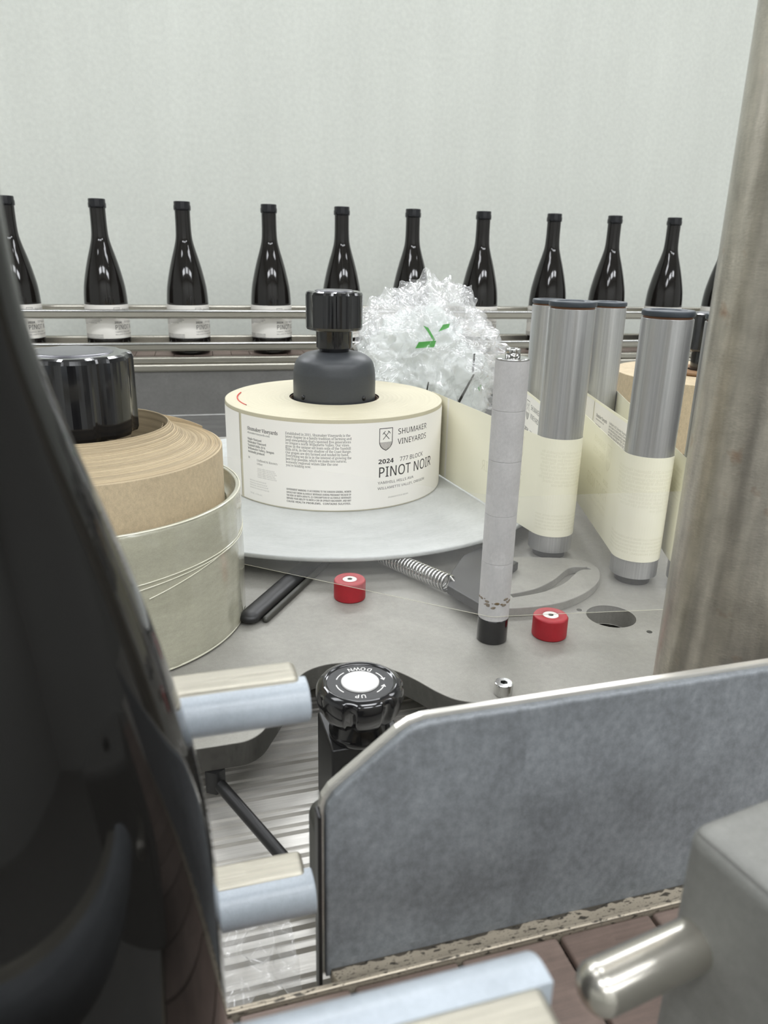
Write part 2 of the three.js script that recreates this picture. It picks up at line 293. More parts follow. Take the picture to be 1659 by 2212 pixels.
const lineZ = x => -1.635 + 0.06 * (x - 0.54);
[[-0.245, 11], [-0.083, 10], [0.0744, 9], [0.2424, 8], [0.3908, 7], [0.5416, 6], [0.697, 5], [0.8597, 4], [1.0046, 3], [1.152, 2], [1.302, 1]].forEach(([x, n], i) => {
  const z = lineZ(x);
  const nth = ['', 'first', 'second', 'third', 'fourth', 'fifth', 'sixth', 'seventh', 'eighth', 'ninth', 'tenth', 'eleventh'][n];
  bottle(x, BASE, z, Math.atan2(-x, -z) + [0.02, 0.03, 0.06, -0.02, 0.04, 0, 0.05, -0.03, 0.02, 0, 0.03][i], `dark labelled wine bottle on the back conveyor, ${nth} from the stainless column`, true, 'labelled bottles on the back conveyor');
});
bottle(-0.036, -0.235, -0.139, 0.4, 'large black unlabelled wine bottle standing on the near conveyor chain', false);

// ---------------------------------------------------------------- back conveyor
{
  const t = thing('back_conveyor', 'bottle conveyor along the white wall with twin metal guide rails', 'conveyor', [0.54, BASE, -1.635], -0.06);
  const X0 = -1.3, X1 = 1.5;
  const n = Math.floor((X1 - X0) / 0.0381), sg = rbox(-0.0186, 0.0186, -0.004, 0, -0.041, 0.041, 0.0008, 1);
  for (let i = 0; i < n; i++) { const s = part('slat', sg, i % 3 ? M.slat : M.slatDark, t); s.position.x = X0 + 0.02 + i * 0.0381; }
  part('chain_bed', box(X0, X1, -0.03, -0.014, -0.045, 0.045), M.side, t);
  part('edge_strip', [rbox(X0, X1, -0.014, -0.001, 0.0425, 0.056, 0.003), rbox(X0, X1, -0.014, -0.001, -0.056, -0.0425, 0.003)], M.railMetal, t);
  part('edge_moulding', rbox(X0, X1, -0.03, -0.0145, 0.045, 0.061, 0.004), M.railMetal, t);
  part('side_plate', box(X0, X1, -0.118, -0.03, 0.05, 0.056), M.side, t);
  part('lower_flange', rbox(X0, X1, -0.20, -0.118, 0.047, 0.059, 0.002), M.alu, t);
  part('rear_plate', box(X0, X1, -0.20, -0.014, -0.058, -0.052), M.side, t);
  for (const s of [1, -1]) for (const y of [0.083, 0.0205]) {
    const r = part('guide_rail', rbox(X0, X1, y - 0.0085, y + 0.0085, s * 0.062 - 0.005, s * 0.062 + 0.005, 0.0045, 4), M.railMetal, t);
    part('rail_lip', rodX(0.0022, X0, X1, y + 0.0062, s * 0.0675, 12), M.chrome, r);
  }
  for (const x of [-1.1, 0.25, 1.35]) { const l = part('leg', [box(x - 0.02, x + 0.02, -(LENS + BASE), -0.2, 0.02, 0.055), box(x - 0.02, x + 0.02, -(LENS + BASE), -0.2, -0.055, -0.02)], M.alu, t); }
  for (const x of [-0.32, 0.95]) part('rail_bracket', [box(x - 0.01, x + 0.01, -0.05, 0.095, -0.09, -0.075), rodX(0.005, 0, 0.02).rotateY(Math.PI / 2).translate(x, 0.083, -0.062)], M.alu, t);
}

// ---------------------------------------------------------------- near conveyor
const NEAR = -0.235;
{
  const t = thing('near_conveyor', 'conveyor of worn brown chain plates under the black bottle', 'conveyor', [0, NEAR, -0.144]);
  const sg = rbox(-0.0184, 0.0184, -0.004, 0, -0.0405, 0.0412, 0.0012, 2);
  for (let i = -14; i < 14; i++) { const s = part('slat', sg, i % 2 ? M.slat : M.slatDark, t); s.position.x = 0.0482 + 0.0192 + i * 0.0384; }
  part('chain_bed', box(-0.6, 0.7, -0.03, -0.016, -0.0405, 0.043), M.side, t);
  part('chain_links', box(-0.6, 0.7, -0.016, -0.0042, -0.012, 0.012), M.side, t);
  part('edge_strip', [rbox(-0.02, 0.7, -0.03, 0.0008, -0.0437, -0.0412, 0.001), rbox(-0.6, 0.7, -0.03, 0.0008, 0.0425, 0.047, 0.0015)], M.grime, t);
  part('side_frame', [box(-0.6, 0.7, -0.12, -0.03, -0.0445, -0.040), box(-0.6, 0.7, -0.12, -0.03, 0.041, 0.046)], M.side, t);
  for (const x of [-0.5, 0.6]) part('leg', box(x - 0.02, x + 0.02, -(LENS + NEAR), -0.12, -0.04, 0.04), M.alu, t);
  // guide rails: aluminium channel carrying a rounded plastic wear strip that faces the bottles
  const rail = (x0, x1, y, z, s, rr, name) => {
    const r = part('guide_rail', rbox(x0, x1 - 0.0015, y - 0.0055, y + 0.0074, Math.min(z, z - s * 0.0115), Math.max(z, z - s * 0.0115), 0.0020, 3), M.channel, t);
    const sh = new THREE.Shape(); sh.moveTo(-0.003, -rr); sh.lineTo(0, -rr); sh.absarc(0, 0, rr, -Math.PI / 2, Math.PI / 2, false); sh.lineTo(-0.003, rr);
    const g = new THREE.ExtrudeGeometry(sh, { depth: x1 - x0, bevelEnabled: true, bevelSize: 0.0006, bevelThickness: 0.0006, bevelOffset: -0.0006, bevelSegments: 2, curveSegments: 16 });
    g.rotateY(Math.PI / 2); if (s > 0) g.rotateX(0).scale(1, 1, -1); g.translate(x0, y, z);
    g.computeVertexNormals(); uvBox(g);
    part('wear_strip', g, M.uhmw, r, 'bluish white plastic wear strip');
  };
  rail(-0.5, 0.0352, 0.1090, -0.0475, 1, 0.0062);
  rail(-0.5, 0.0362, 0.0376, -0.0475, 1, 0.0067);
  rail(-0.5, 0.0575, 0.1085, 0.0560, -1, 0.0078);
}

// clamp block and rod of the near guide rail
{
  const t = thing('rail_clamp', 'grey cast clamp block gripping a round steel rod', 'clamp', [0.133, -0.16, -0.0835], 0.15);
  part('block', rbox(-0.026, 0.05, -0.06, 0.0440, -0.031, 0.05, 0.005, 4), M.cast, t);
  part('rod', [rodX(0.0056, -0.0515, 0.02, 0.0165, -0.0235, 40), new THREE.SphereGeometry(0.0056, 32, 16).scale(0.8, 1, 1).translate(-0.0515, 0.0165, -0.0235)], M.chromeSatin, t, 'brushed steel rod with rounded end');
  part('bore_shade_disc', slab(circle(0.002, 0.004, 0.006, 36), 0.0435, 0.0475, [], 0.0006), M.blackMetal, t, 'black disc standing in for the dark bore');  // black disc painted in for the shade of an open bore
}

// ---------------------------------------------------------------- wrap pad
{
  const t = thing('wrap_pad', 'grey foam wrap pad on a bent metal plate beside the near conveyor', 'pad', [0, NEAR, -0.197]);
  const B = -0.0075, T = 0.0925, ch = [[0.0405, B], [0.42, B], [0.42, T], [0.0745, T], [0.0695, T - 0.0012], [0.0655, T - 0.0036], [0.0435, T - 0.0215], [0.0412, T - 0.025], [0.0405, T - 0.0285]];
  const sh = o => new THREE.Shape(ch.map(([x, y]) => new THREE.Vector2(x + (x < 0.06 ? o : x > 0.3 ? 0 : o * 0.6), y - (y > 0.05 ? o : -o * 0.3))));
  part('backing_plate', uvBox(new THREE.ExtrudeGeometry(sh(0), { depth: 0.0022, bevelEnabled: true, bevelSize: 0.0005, bevelThickness: 0.0004, bevelOffset: -0.0005, bevelSegments: 2 }).translate(0, 0, -0.004)), M.padPlate, t, 'bright metal edge of the backing plate');
  part('foam_pad', uvBox(new THREE.ExtrudeGeometry(sh(0.0014), { depth: 0.0016, bevelEnabled: true, bevelSize: 0.0012, bevelThickness: 0.001, bevelOffset: -0.0012, bevelSegments: 3 }).translate(0, 0, -0.0014)), M.pad, t, 'dark blue grey foam face');
  part('pad_edge_strip', rbox(0.0392, 0.0406, B - 0.006, T - 0.03, -0.004, 0.0015, 0.0005), M.blackMetal, t);  // thin black strip down the left edge of the pad
  const o = [[0.0435, -0.0015], ...spline2([[0.0435, 0.003], [0.0455, 0.0070], [0.0495, 0.0090]], 8), [0.42, 0.0090], [0.42, -0.0015]];
  part('foot_strip', slab(o, -0.0095, -0.0035, [], 0.0006), M.grime, t, 'scratched dirty metal strip');
  part('bracket', rbox(0.2, 0.3, -0.03, 0.06, -0.03, -0.0045, 0.003), M.blackMetal, t);
  part('hinge_block', rbox(0.0432, 0.072, -0.004, 0.0375, -0.040, -0.0045, 0.0055, 5), M.darkGrey, t, 'dark grey rounded block behind the pad');
}

// ---------------------------------------------------------------- labelling machine: deck, plate
const P = -0.2305, DECK = -0.275;
{
  const t = thing('machine_frame', 'ribbed aluminium machine deck below the steel table plate', 'machine', [0, DECK, 0]);
  // ribbed extrusion: grooved cross section swept along x
  const prof = []; let z = -0.2;
  const widths = [7.5, 2.2, 5, 1.8, 9, 2.4, 3.4, 1.6, 6, 2.4, 7.5, 1.8, 4, 2.6];
  const sh = new THREE.Shape(); sh.moveTo(0.199, -0.03); sh.lineTo(0.199, 0); let s = 0.199, i = 0;
  while (s < 0.56) { const w = widths[i % widths.length] / 1000; const d = [0.0022, 0.0012, 0.0028, 0.0016][i % 4]; sh.lineTo(s + w, 0); sh.lineTo(s + w + 0.0006, -d); sh.lineTo(s + w + 0.0022, -d); sh.lineTo(s + w + 0.0028, 0); s += w + 0.0028; i++; }
  sh.lineTo(0.95, 0); sh.lineTo(0.95, -0.03);
  part('ribbed_deck', uvBox(new THREE.ExtrudeGeometry(sh, { depth: 1.3, bevelEnabled: false }).rotateY(Math.PI / 2).translate(-0.45, 0, 0)), M.deck, t, 'brushed aluminium deck with long ribs');
  part('cabinet', box(-0.44, 0.84, -(LENS + DECK), -0.03, -0.94, -0.22), M.alu, t);
  part('support_block', [box(0.3, 0.7, 0, P - 0.014 - DECK, -0.9, -0.5), box(-0.4, -0.2, 0, P - 0.014 - DECK, -0.9, -0.5)], M.blackMetal, t);
}
{
  const t = thing('table_plate', 'grey sand-blasted metal table plate with rounded notch and holes', 'table plate', [0, P, 0]);
  const notch = spline2([[0.36, -0.312], [0.167, -0.3226], [0.153, -0.3252], [0.1425, -0.3310], [0.1352, -0.3405], [0.128, -0.3545], [0.1187, -0.3681], [0.1028, -0.3802], [0.0833, -0.3836], [0.0683, -0.3775], [0.0560, -0.3580], [0.0450, -0.3390], [0.0375, -0.3275], [0.0300, -0.3228], [0.0202, -0.3222], [-0.02, -0.3225], [-0.30, -0.3215]], 130);
  const outline = [[0.85, -0.30], [0.60, -0.302], ...notch, [-0.45, -0.32], [-0.45, -0.95], [0.85, -0.95]];
  part('plate', slab(outline, -0.014, 0, [circle(0.279, -0.3975, 0.0165)], 0.0004), M.plate, t);
  part('notch_edge', slab([...notch.slice(10), ...notch.slice(10).reverse().map(([x, z]) => [x, z - 0.0001])], -0.0138, -0.0006), M.plateEdge, t, 'dark edge of the plate');  // thin strip along the edge, coloured darker than the plate top
  part('screw_hole', [cyl(0.0018, -0.002, 0.0002, 0.263, -0.411, 16), cyl(0.0018, -0.002, 0.0002, 0.291, -0.372, 16)], M.darkGrey, t);
}
{
  const t = thing('socket_screw', 'steel hex socket screw near the front edge of the table plate', 'screw', [0.1695, P, -0.3295]);
  const hex = Array.from({ length: 6 }, (_, i) => [0.0028 * Math.cos(i * Math.PI / 3), 0.0028 * Math.sin(i * Math.PI / 3)]);
  part('head', slab(circle(0, 0, 0.0051, 36), 0, 0.0072, [hex], 0.0006), M.chrome, t);
}

// red bumpers
for (const [x, z, label] of [[0.1175, -0.4675, 'red round rubber bumper under the edge of the label platter'], [0.2265, -0.385, 'red round rubber bumper beside the pale post roller']]) {
  const t = thing('rubber_bumper', label, 'bumper', [x, P, z], 0, 'red rubber bumpers');
  part('body', lathe([[0, 0], [0.0106, 0], [0.0109, 0.0008], [0.0109, 0.0125], [0.0100, 0.0138], [0.0052, 0.0138], [0.0050, 0.0118]], 56), M.red, t);
  part('washer', lathe([[0.0017, 0.0118], [0.0050, 0.0118], [0.0050, 0.0134], [0.0046, 0.0137], [0.0017, 0.0137]], 40), M.washer, t);
  part('screw', cyl(0.0017, 0.01, 0.0130, 0, 0, 6), M.darkGrey, t);
}

// dancer arm plate with curved slot, black bracket, spring
{
  const t = thing('dancer_arm', 'curved slotted dancer arm plate with black bracket', 'arm', [0, P, 0]);
  const outer = spline2([[0.196, -0.418], [0.213, -0.4135], [0.2465, -0.4128], [0.276, -0.4245], [0.2985, -0.4445], [0.3065, -0.4640], [0.300, -0.478], [0.270, -0.490], [0.225, -0.500]], 60);
  const slot = [...spline2([[0.222, -0.4285], [0.245, -0.4315], [0.2665, -0.4405], [0.2915, -0.4595], [0.300, -0.4590]], 24), ...spline2([[0.2985, -0.4640], [0.287, -0.4655], [0.262, -0.4475], [0.243, -0.4375], [0.222, -0.4335]], 24)];
  part('arm_plate', slab([...outer, [0.2, -0.47]], 0, 0.006, [slot], 0.0005), M.plate, t);
  part('bracket', slab([[0.1800, -0.4440], [0.1914, -0.4659], [0.2106, -0.4917], [0.2316, -0.5056], [0.2452, -0.4700], [0.215, -0.445], [0.196, -0.408], [0.190, -0.412]], 0.0062, 0.0125, [], 0.0008), M.blackMetal, t, 'black spring bracket');
}
{
  const t = thing('coil_spring', 'steel coil tension spring under the white platter', 'spring', [0.185, P + 0.0090, -0.4530]);
  const dir = V(-0.0300, -0.001, -0.0620), L = dir.length(); dir.normalize();
  const a = V(0, 1, 0), b = new THREE.Vector3().crossVectors(dir, a).normalize(), pts = [];
  const turns = 22, nn = turns * 16;
  for (let i = 0; i <= nn; i++) { const an = i / 16 * 2 * Math.PI; pts.push(dir.clone().multiplyScalar(L * i / nn).addScaledVector(a, 0.0058 * Math.cos(an)).addScaledVector(b, 0.0058 * Math.sin(an))); }
  part('coil', tube(pts, 0.0009, nn, 8), M.chrome, t);
  part('hook', tube([V(0, 0.0058, 0), V(0.002, 0.003, 0.003), V(0.004, 0, 0.006), V(0.007, -0.001, 0.006), V(0.007, 0.001, 0.003)], 0.0009, 30, 8), M.chrome, t);
}
{
  const t = thing('black_bar', 'black round bar lying on the table plate beneath the platter', 'bar', [0.0475, P, -0.4480]);
  part('bar', new THREE.CapsuleGeometry(0.0072, 0.115, 6, 24).rotateX(Math.PI / 2).scale(1, 0.55, 1).rotateY(Math.PI - 0.62).translate(0.033, 0.0040, -0.046), M.blackMetal, t);
  part('edge_strip', new THREE.CapsuleGeometry(0.0022, 0.11, 4, 12).rotateX(Math.PI / 2).rotateY(Math.PI - 0.62).translate(0.041, 0.0022, -0.041), M.darkGrey, t);
}

// ---------------------------------------------------------------- label reel on its platter
const RC = [0.157, -0.688];
function lobedKnob(t, y0, y1, R, lobes, depth, mat, topMat, phase = 0) {
  const n = 144, out = [];
  for (let i = 0; i < n; i++) { const a = i / n * 2 * Math.PI, c = Math.cos(lobes * (a + phase)); const k = Math.max(0, -c - 0.15) / 0.85; const r = R - depth * Math.pow(k, 0.7); out.push([r * Math.cos(a), r * Math.sin(a)]); }
  const g = slab(out, y0, y1, [], Math.min(0.003, (y1 - y0) / 6));
  part('grip', g, mat, t);
  part('cap', lathe([[0, y1 + 0.0012], [R * 0.62, y1 + 0.0010], [R * 0.68, y1 + 0.0002], [R * 0.70, y1 - 0.001]], 64), topMat, t);
}
{
  const t = thing('platter', 'large pale round platter carrying the label reel', 'platter', [RC[0], P, RC[1]]);
  part('disc', lathe([[0, 0.0145], [0.1965, 0.0145], [0.1975, 0.0155], [0.1975, 0.0175], [0.1965, 0.0185], [0, 0.0185]], 160), M.platter, t);
  part('hub', cyl(0.04, 0, 0.0145), M.blackMetal, t);
}
{
  const y0 = -0.2118, t = thing('label_reel', 'fat reel of white wine labels on cream backing, on the pale platter', 'label reel', [RC[0], y0, RC[1]]);
  const H = 0.0780, top = [];
  for (let i = 0; i <= 40; i++) { const r = 0.0985 - (0.0985 - 0.0412) * i / 40; top.push([r, H + 0.00035 * Math.sin(i * 2.1) + 0.0004 * noise.noise(i * 0.4, 1, 2) - (i < 1 ? 0.0002 : 0)]); }
  part('wound_backing', lathe([[0.0412, 0], [0.0988, 0], [0.0990, 0.0004], [0.0990, H - 0.0004], ...top], 160), M.reel, t, 'cream wound backing paper');
  part('core', lathe([[0.0388, 0.001], [0.0412, 0.001], [0.0412, H - 0.0008], [0.0388, H - 0.0008], [0.0388, 0.001]], 80), M.core, t, 'brown cardboard core');
  // outer turn of printed labels; label coordinate 0 is the gap
  const az = Math.atan2(-RC[0], -RC[1]);
  const face = new THREE.Group();
  const g1 = wrapLabel(0.0993, 0.0012, 0.0747, 0.5, 250, 91, 120).rotateY(az);
  const g2 = wrapLabel(0.0993, 0.0012, 0.0747, -120, -3, 91, 60).rotateY(az);
  part('label', g1, M.label, t, 'printed wine label SHUMAKER VINEYARDS 2024 777 BLOCK PINOT NOIR');
  part('label', g2, M.labelPlain, t);
  // red pen arc on top
  const arc = []; for (let i = 0; i <= 20; i++) { const a = Math.PI * (0.99 + 0.22 * i / 20); arc.push(V(0.088 * Math.cos(-a + 0.35) , H + 0.0004, 0.088 * Math.sin(-a + 0.35) * -1 * -1)); }
  part('pen_mark', tube(arc, 0.0006, 30, 6), M.redInk, t, 'short red pen arc');
}
{
  const t = thing('reel_clamp_knob', 'black lobed knob on a dark grey domed clamp in the label reel', 'knob', [RC[0], -0.2118 + 0.002, RC[1]]);
  const b = -0.2098;
  part('dome', lathe(smoothProfile([[0.0374, -0.15 - b], [0.0374, -0.115 - b], [0.0369, -0.109 - b], [0.0340, -0.100 - b], [0.026, -0.0945 - b], [0.016, -0.0925 - b], [0, -0.0925 - b]], 60), 96), M.greyPlastic, t, 'dark grey domed clamp');
  part('spindle', cyl(0.0165, 0, -0.15 - b), M.blackPlastic, t);
  part('stem', lathe([[0.0135, -0.093 - b], [0.0138, -0.0905 - b], [0.0163, -0.0885 - b], [0.0165, -0.072 - b]], 48), M.blackPlastic, t);
  lobedKnob(t, -0.0735 - b, -0.0400 - b, 0.0255, 7, 0.0016, M.blackPlastic, M.knobTop, 0.3);
  part('notch_shade_bead', [new THREE.SphereGeometry(0.0022, 12, 8).translate(0.0372 * Math.sin(-1.05), -0.130 - b, 0.0372 * Math.cos(-1.05)), new THREE.SphereGeometry(0.0022, 12, 8).translate(0.0372 * Math.sin(0.55), -0.130 - b, 0.0372 * Math.cos(0.55))], M.blackMetal, t);  // black beads stand in for the shaded notches of the dome
}

// ---------------------------------------------------------------- aluminium idler rollers and the label web
const ROLL = { A: [0.2915, -0.509], B: [0.3285, -0.449], C: [0.369, -0.687], D: [0.427, -0.677], E: [0.362, -0.4270] };
const RR = 0.0168;
const tubeGeoCache = {};
function idler([x, z], top, label) {
  const t = thing('idler_roller', label, 'roller', [x, P, z], 0, 'aluminium idler rollers on the table plate');
  const h = top - P;
  part('tube', lathe([[0.0145, 0.006], [RR - 0.0004, 0.006], [RR, 0.0064], [RR, h - 0.0056], [RR - 0.0004, h - 0.0052], [0.0145, h - 0.0052]], 80), M.tubeAlu, t, 'satin aluminium tube');
  part('ring', cyl(RR - 0.0010, h - 0.0056, h - 0.0036, 0, 0, 64), M.copper, t, 'brown ring under the cap');
  part('cap', lathe([[0, h - 0.0010], [0.0112, h - 0.0010], [0.0116, h - 0.0002], [0.0122, h], [RR - 0.0004, h], [RR + 0.0002, h - 0.0008], [RR + 0.0002, h - 0.0034], [RR - 0.0004, h - 0.0038], [0, h - 0.0038]], 80), M.darkCap, t, 'dark grey end cap');
  part('foot', cyl(0.0125, 0, 0.0062, 0, 0, 48), M.blackMetal, t);
}
idler(ROLL.A, -0.0355, 'aluminium idler roller just behind the pale post roller');
idler(ROLL.B, -0.0370, 'aluminium idler roller between the pale post roller and the stainless column');
idler(ROLL.C, -0.0465, 'aluminium idler roller standing next to the crumpled plastic bag');
idler(ROLL.D, -0.0480, 'aluminium idler roller behind, with printed label strip across its foot');
idler(ROLL.E, -0.0380, 'aluminium idler roller mostly hidden behind the stainless column');

// belt geometry: path in (x, z) round oriented circles (s = +1 counter-clockwise, -1 clockwise in the x-z plane)
function beltPath(cs) {
  const T = [];
  for (let i = 0; i + 1 < cs.length; i++) {
    const [a, b] = [cs[i], cs[i + 1]], dx = b.x - a.x, dz = b.z - a.z, D = Math.hypot(dx, dz), al = Math.atan2(dz, dx);
    const n = al + Math.acos((b.s * b.r - a.s * a.r) / D);
    T.push([[a.x - a.s * a.r * Math.cos(n), a.z - a.s * a.r * Math.sin(n)], [b.x - b.s * b.r * Math.cos(n), b.z - b.s * b.r * Math.sin(n)]]);
  }
  const pts = [], spans = [];
  for (let i = 0; i < T.length; i++) {
    if (i) { const c = cs[i], p = T[i - 1][1], q = T[i][0]; let a0 = Math.atan2(p[1] - c.z, p[0] - c.x), a1 = Math.atan2(q[1] - c.z, q[0] - c.x); if (c.s > 0) while (a1 < a0) a1 += 2 * Math.PI; else while (a1 > a0) a1 -= 2 * Math.PI; const k = Math.max(3, Math.ceil(Math.abs(a1 - a0) / 0.12)); for (let j = 1; j < k; j++) { const a = a0 + (a1 - a0) * j / k; pts.push([c.x + c.r * Math.cos(a), c.z + c.r * Math.sin(a)]); } }
    spans.push(T[i]);
    for (let j = 0; j <= 12; j++) pts.push([T[i][0][0] + (T[i][1][0] - T[i][0][0]) * j / 12, T[i][0][1] + (T[i][1][1] - T[i][0][1]) * j / 12]);
  }
  return { pts, spans };
}
// ribbon with two faces th apart; yb/yt may be functions of the fraction along the path
function ribbon(pts, yb, yt, th, off = 0, uvLen = 0.262, u0 = 0, wob = 0) {
  const N = pts.length, len = [0]; for (let i = 1; i < N; i++) len.push(len[i - 1] + Math.hypot(pts[i][0] - pts[i - 1][0], pts[i][1] - pts[i - 1][1]));
  const pos = [], uv = [], idx = [], f = (v, t) => typeof v === 'function' ? v(t) : v;
  const rows = wob ? 9 : 2;
  for (const side of th ? [0, 1] : [0]) for (let i = 0; i < N; i++) {
    const a = pts[Math.max(0, i - 1)], b = pts[Math.min(N - 1, i + 1)], dx = b[0] - a[0], dz = b[1] - a[1], L = Math.hypot(dx, dz) || 1, nx = -dz / L, nz = dx / L, t = len[i] / len[N - 1];
    for (let r = 0; r < rows; r++) { const v = r / (rows - 1), y = f(yb, t) + (f(yt, t) - f(yb, t)) * v, w = off + (side ? th : 0) + (wob ? wob * noise.noise(len[i] * 60, y * 90, 3.3) * Math.min(1, 6 * t, 6 * (1 - t)) : 0); pos.push(pts[i][0] + nx * w, y, pts[i][1] + nz * w); uv.push(u0 + len[i] / uvLen, v); }
  }
  const q = (s, i, r) => s * N * rows + i * rows + r;
  for (let s = 0; s < (th ? 2 : 1); s++) for (let i = 0; i + 1 < N; i++) for (let r = 0; r + 1 < rows; r++) { const [a, b, c, d] = [q(s, i, r), q(s, i + 1, r), q(s, i, r + 1), q(s, i + 1, r + 1)]; if (s) idx.push(a, b, c, c, b, d); else idx.push(a, c, b, c, d, b); }
  if (th) for (let i = 0; i + 1 < N; i++) for (const r of [0, rows - 1]) idx.push(q(0, i, r), q(0, i + 1, r), q(1, i, r), q(1, i, r), q(0, i + 1, r), q(1, i + 1, r));
  const g = new THREE.BufferGeometry(); g.setAttribute('position', new THREE.Float32BufferAttribute(pos, 3)); g.setAttribute('uv', new THREE.Float32BufferAttribute(uv, 2)); g.setIndex(idx); const h = g.toNonIndexed(); h.computeVertexNormals(); return h;
}
{
  const wr = RR + 0.0003, c = (k, s) => ({ x: ROLL[k][0], z: ROLL[k][1], r: wr, s });
  const path = beltPath([{ x: RC[0], z: RC[1], r: 0.0996, s: 1 }, c('A', -1), c('C', 1), c('B', -1), c('D', 1), c('E', -1), { x: 0.60, z: -0.66, r: 0.03, s: 1 }]);
  const wb = -0.2108, wt = -0.1338;
  const t = thing('label_web', 'cream label backing strip zigzagging from the reel round the aluminium rollers', 'label strip', [0, 0, 0]);
  part('backing', ribbon(path.pts, wb, wt, 0.00016, 0, 0.262, 0.862), M.linerBack, t, 'translucent cream backing');
  // labels on the printed side (left of the travel direction is the backing side at A): spans A-C and B-D face the camera
  const cut = (sp, a, b) => { const n = 24, p = []; for (let i = 0; i <= n; i++) { const k = a + (b - a) * i / n; p.push([sp[0][0] + (sp[1][0] - sp[0][0]) * k, sp[0][1] + (sp[1][1] - sp[0][1]) * k]); } return p; };
  const L = s => Math.hypot(s[1][0] - s[0][0], s[1][1] - s[0][1]);
  const s1 = path.spans[1], s3 = path.spans[3];
  part('label', ribbon(cut(s1, 0.98, 0.02), wb + 0.0012, wb + 0.0747, 0, 0.0003, 0.262, 0.465), M.label, t, 'printed wine label with shield');
  const f = 0.80;
  part('label', ribbon(cut(s3, f, 0.02), wb + 0.0012, wb + 0.0747, 0, 0.0003, 0.262, 0.004), M.label, t, 'printed wine label, back text');
  part('label', ribbon(cut(s3, 0.98, f + 0.01), wb + 0.0012, wb + 0.0747, 0, 0.0003, 0.262, 0.8), M.labelPlain, t);
}

// ---------------------------------------------------------------- pale post roller
const POST = [0.189, -0.389];
{
  const t = thing('post_roller', 'slim pale post roller with black foot and screw on top', 'roller', [POST[0], P, POST[1]]);
  const seg = [0.0158, 0.053, 0.083, 0.1155, 0.1445, 0.172];
  for (let i = 0; i + 1 < seg.length; i++) { const a = seg[i], b = seg[i + 1]; part('sleeve', lathe([[0.004, a], [0.0091, a], [0.0094, a + 0.0003], [0.0094, b - 0.0003], [0.0091, b], [0.004, b]], 56), M.roller, t); }
  part('foot', lathe([[0, 0], [0.0088, 0], [0.0094, 0.0006], [0.0094, 0.0152], [0.0088, 0.0157], [0, 0.0157]], 56), M.blackPlastic, t, 'black plastic foot');
  part('washer', lathe([[0, 0.172], [0.0092, 0.172], [0.0094, 0.1727], [0.009, 0.1733], [0, 0.1733]], 48), M.chrome, t);
  part('screw', lathe([[0, 0.1732], [0.0042, 0.1732], [0.0042, 0.1776], [0.0037, 0.1781], [0.0024, 0.1781], [0.0022, 0.1764], [0, 0.1764]], 32), M.chrome, t, 'steel socket screw');
  const sp = []; for (let i = 0; i < 26; i++) { const a = Math.PI / 2 + 0.45 + (rnd() - 0.5) * 2.6, r = 0.0003 + rnd() * 0.0008; sp.push(new THREE.SphereGeometry(r, 6, 5).scale(1.6, 0.8, 1).scale(1, 1, 0.35).rotateY(Math.PI / 2 - a).translate(0.0094 * Math.cos(a), 0.0278 + (rnd() - 0.5) * 0.004 - 0.0015 * Math.cos(3 * a), 0.0094 * Math.sin(a))); }
  const d = part('dirt', sp, M.rollerDirt, t, 'brown glue specks'); d.userData.kind = 'stuff';
}

// ---------------------------------------------------------------- clear film roll, kraft roll, knob
const FC = [-0.0453, -0.4795];
{
  const t = thing('film_roll', 'wide roll of clear plastic film round the kraft paper roll', 'film roll', [FC[0], P, FC[1]]);
  const y = h => h - P, o = [[0.0835, 0.001], [0.0918, 0.001]];
  for (let i = 0; i <= 24; i++) o.push([0.0924 + 0.00025 * noise.noise(i * 0.9, 3, 1), 0.002 + (0.0850 - 0.003) * i / 24]);
  o.push([0.0920, 0.0860], [0.0896, 0.0862], [0.0890, 0.0852], [0.0884, 0.078], [0.0835, 0.076]);
  const wf = lathe(o, 220), wp = wf.attributes.position;   // slack film: shallow upright flutes
  for (let i = 0; i < wp.count; i++) { const x = wp.getX(i), z = wp.getZ(i), q = Math.hypot(x, z); if (q > 0.0915) { const a = Math.atan2(z, x), k = 1 + (0.0005 * noise.noise(Math.cos(a) * 9, Math.sin(a) * 9, wp.getY(i) * 12) + 0.0003 * noise.noise(Math.cos(a) * 22, Math.sin(a) * 22, wp.getY(i) * 30 + 4)) / q; wp.setX(i, x * k); wp.setZ(i, z * k); } }
  wf.computeVertexNormals();
  part('wound_film', wf, M.filmRoll, t, 'glossy grey green wound film');
  part('rim', [lathe([[0.0921, 0.0856], [0.0925, 0.0861], [0.0919, 0.0865], [0.0913, 0.0862]], 160), lathe([[0.0922, 0.0010], [0.0927, 0.0016], [0.0924, 0.0024]], 160)], M.filmEdge, t, 'bright film edge');
  // edges of the last turns, climbing round the roll
  const edge = (a0, a1, h0, h1, r) => { const p = []; for (let i = 0; i <= 40; i++) { const k = i / 40, a = a0 + (a1 - a0) * k; p.push(V(r * Math.cos(a), h0 + (h1 - h0) * k + 0.0030 * Math.sin(k * 5 + h0 * 400), r * Math.sin(a))); } return tube(p, 0.0003, 80, 6); };
  part('seam', [edge(2.2, -0.4, 0.047, 0.0665, 0.0927), edge(2.1, -0.3, 0.0455, 0.0620, 0.0927), edge(1.2, -0.5, 0.0475, 0.0690, 0.0926)], M.filmEdge, t, 'loose film edges');
}
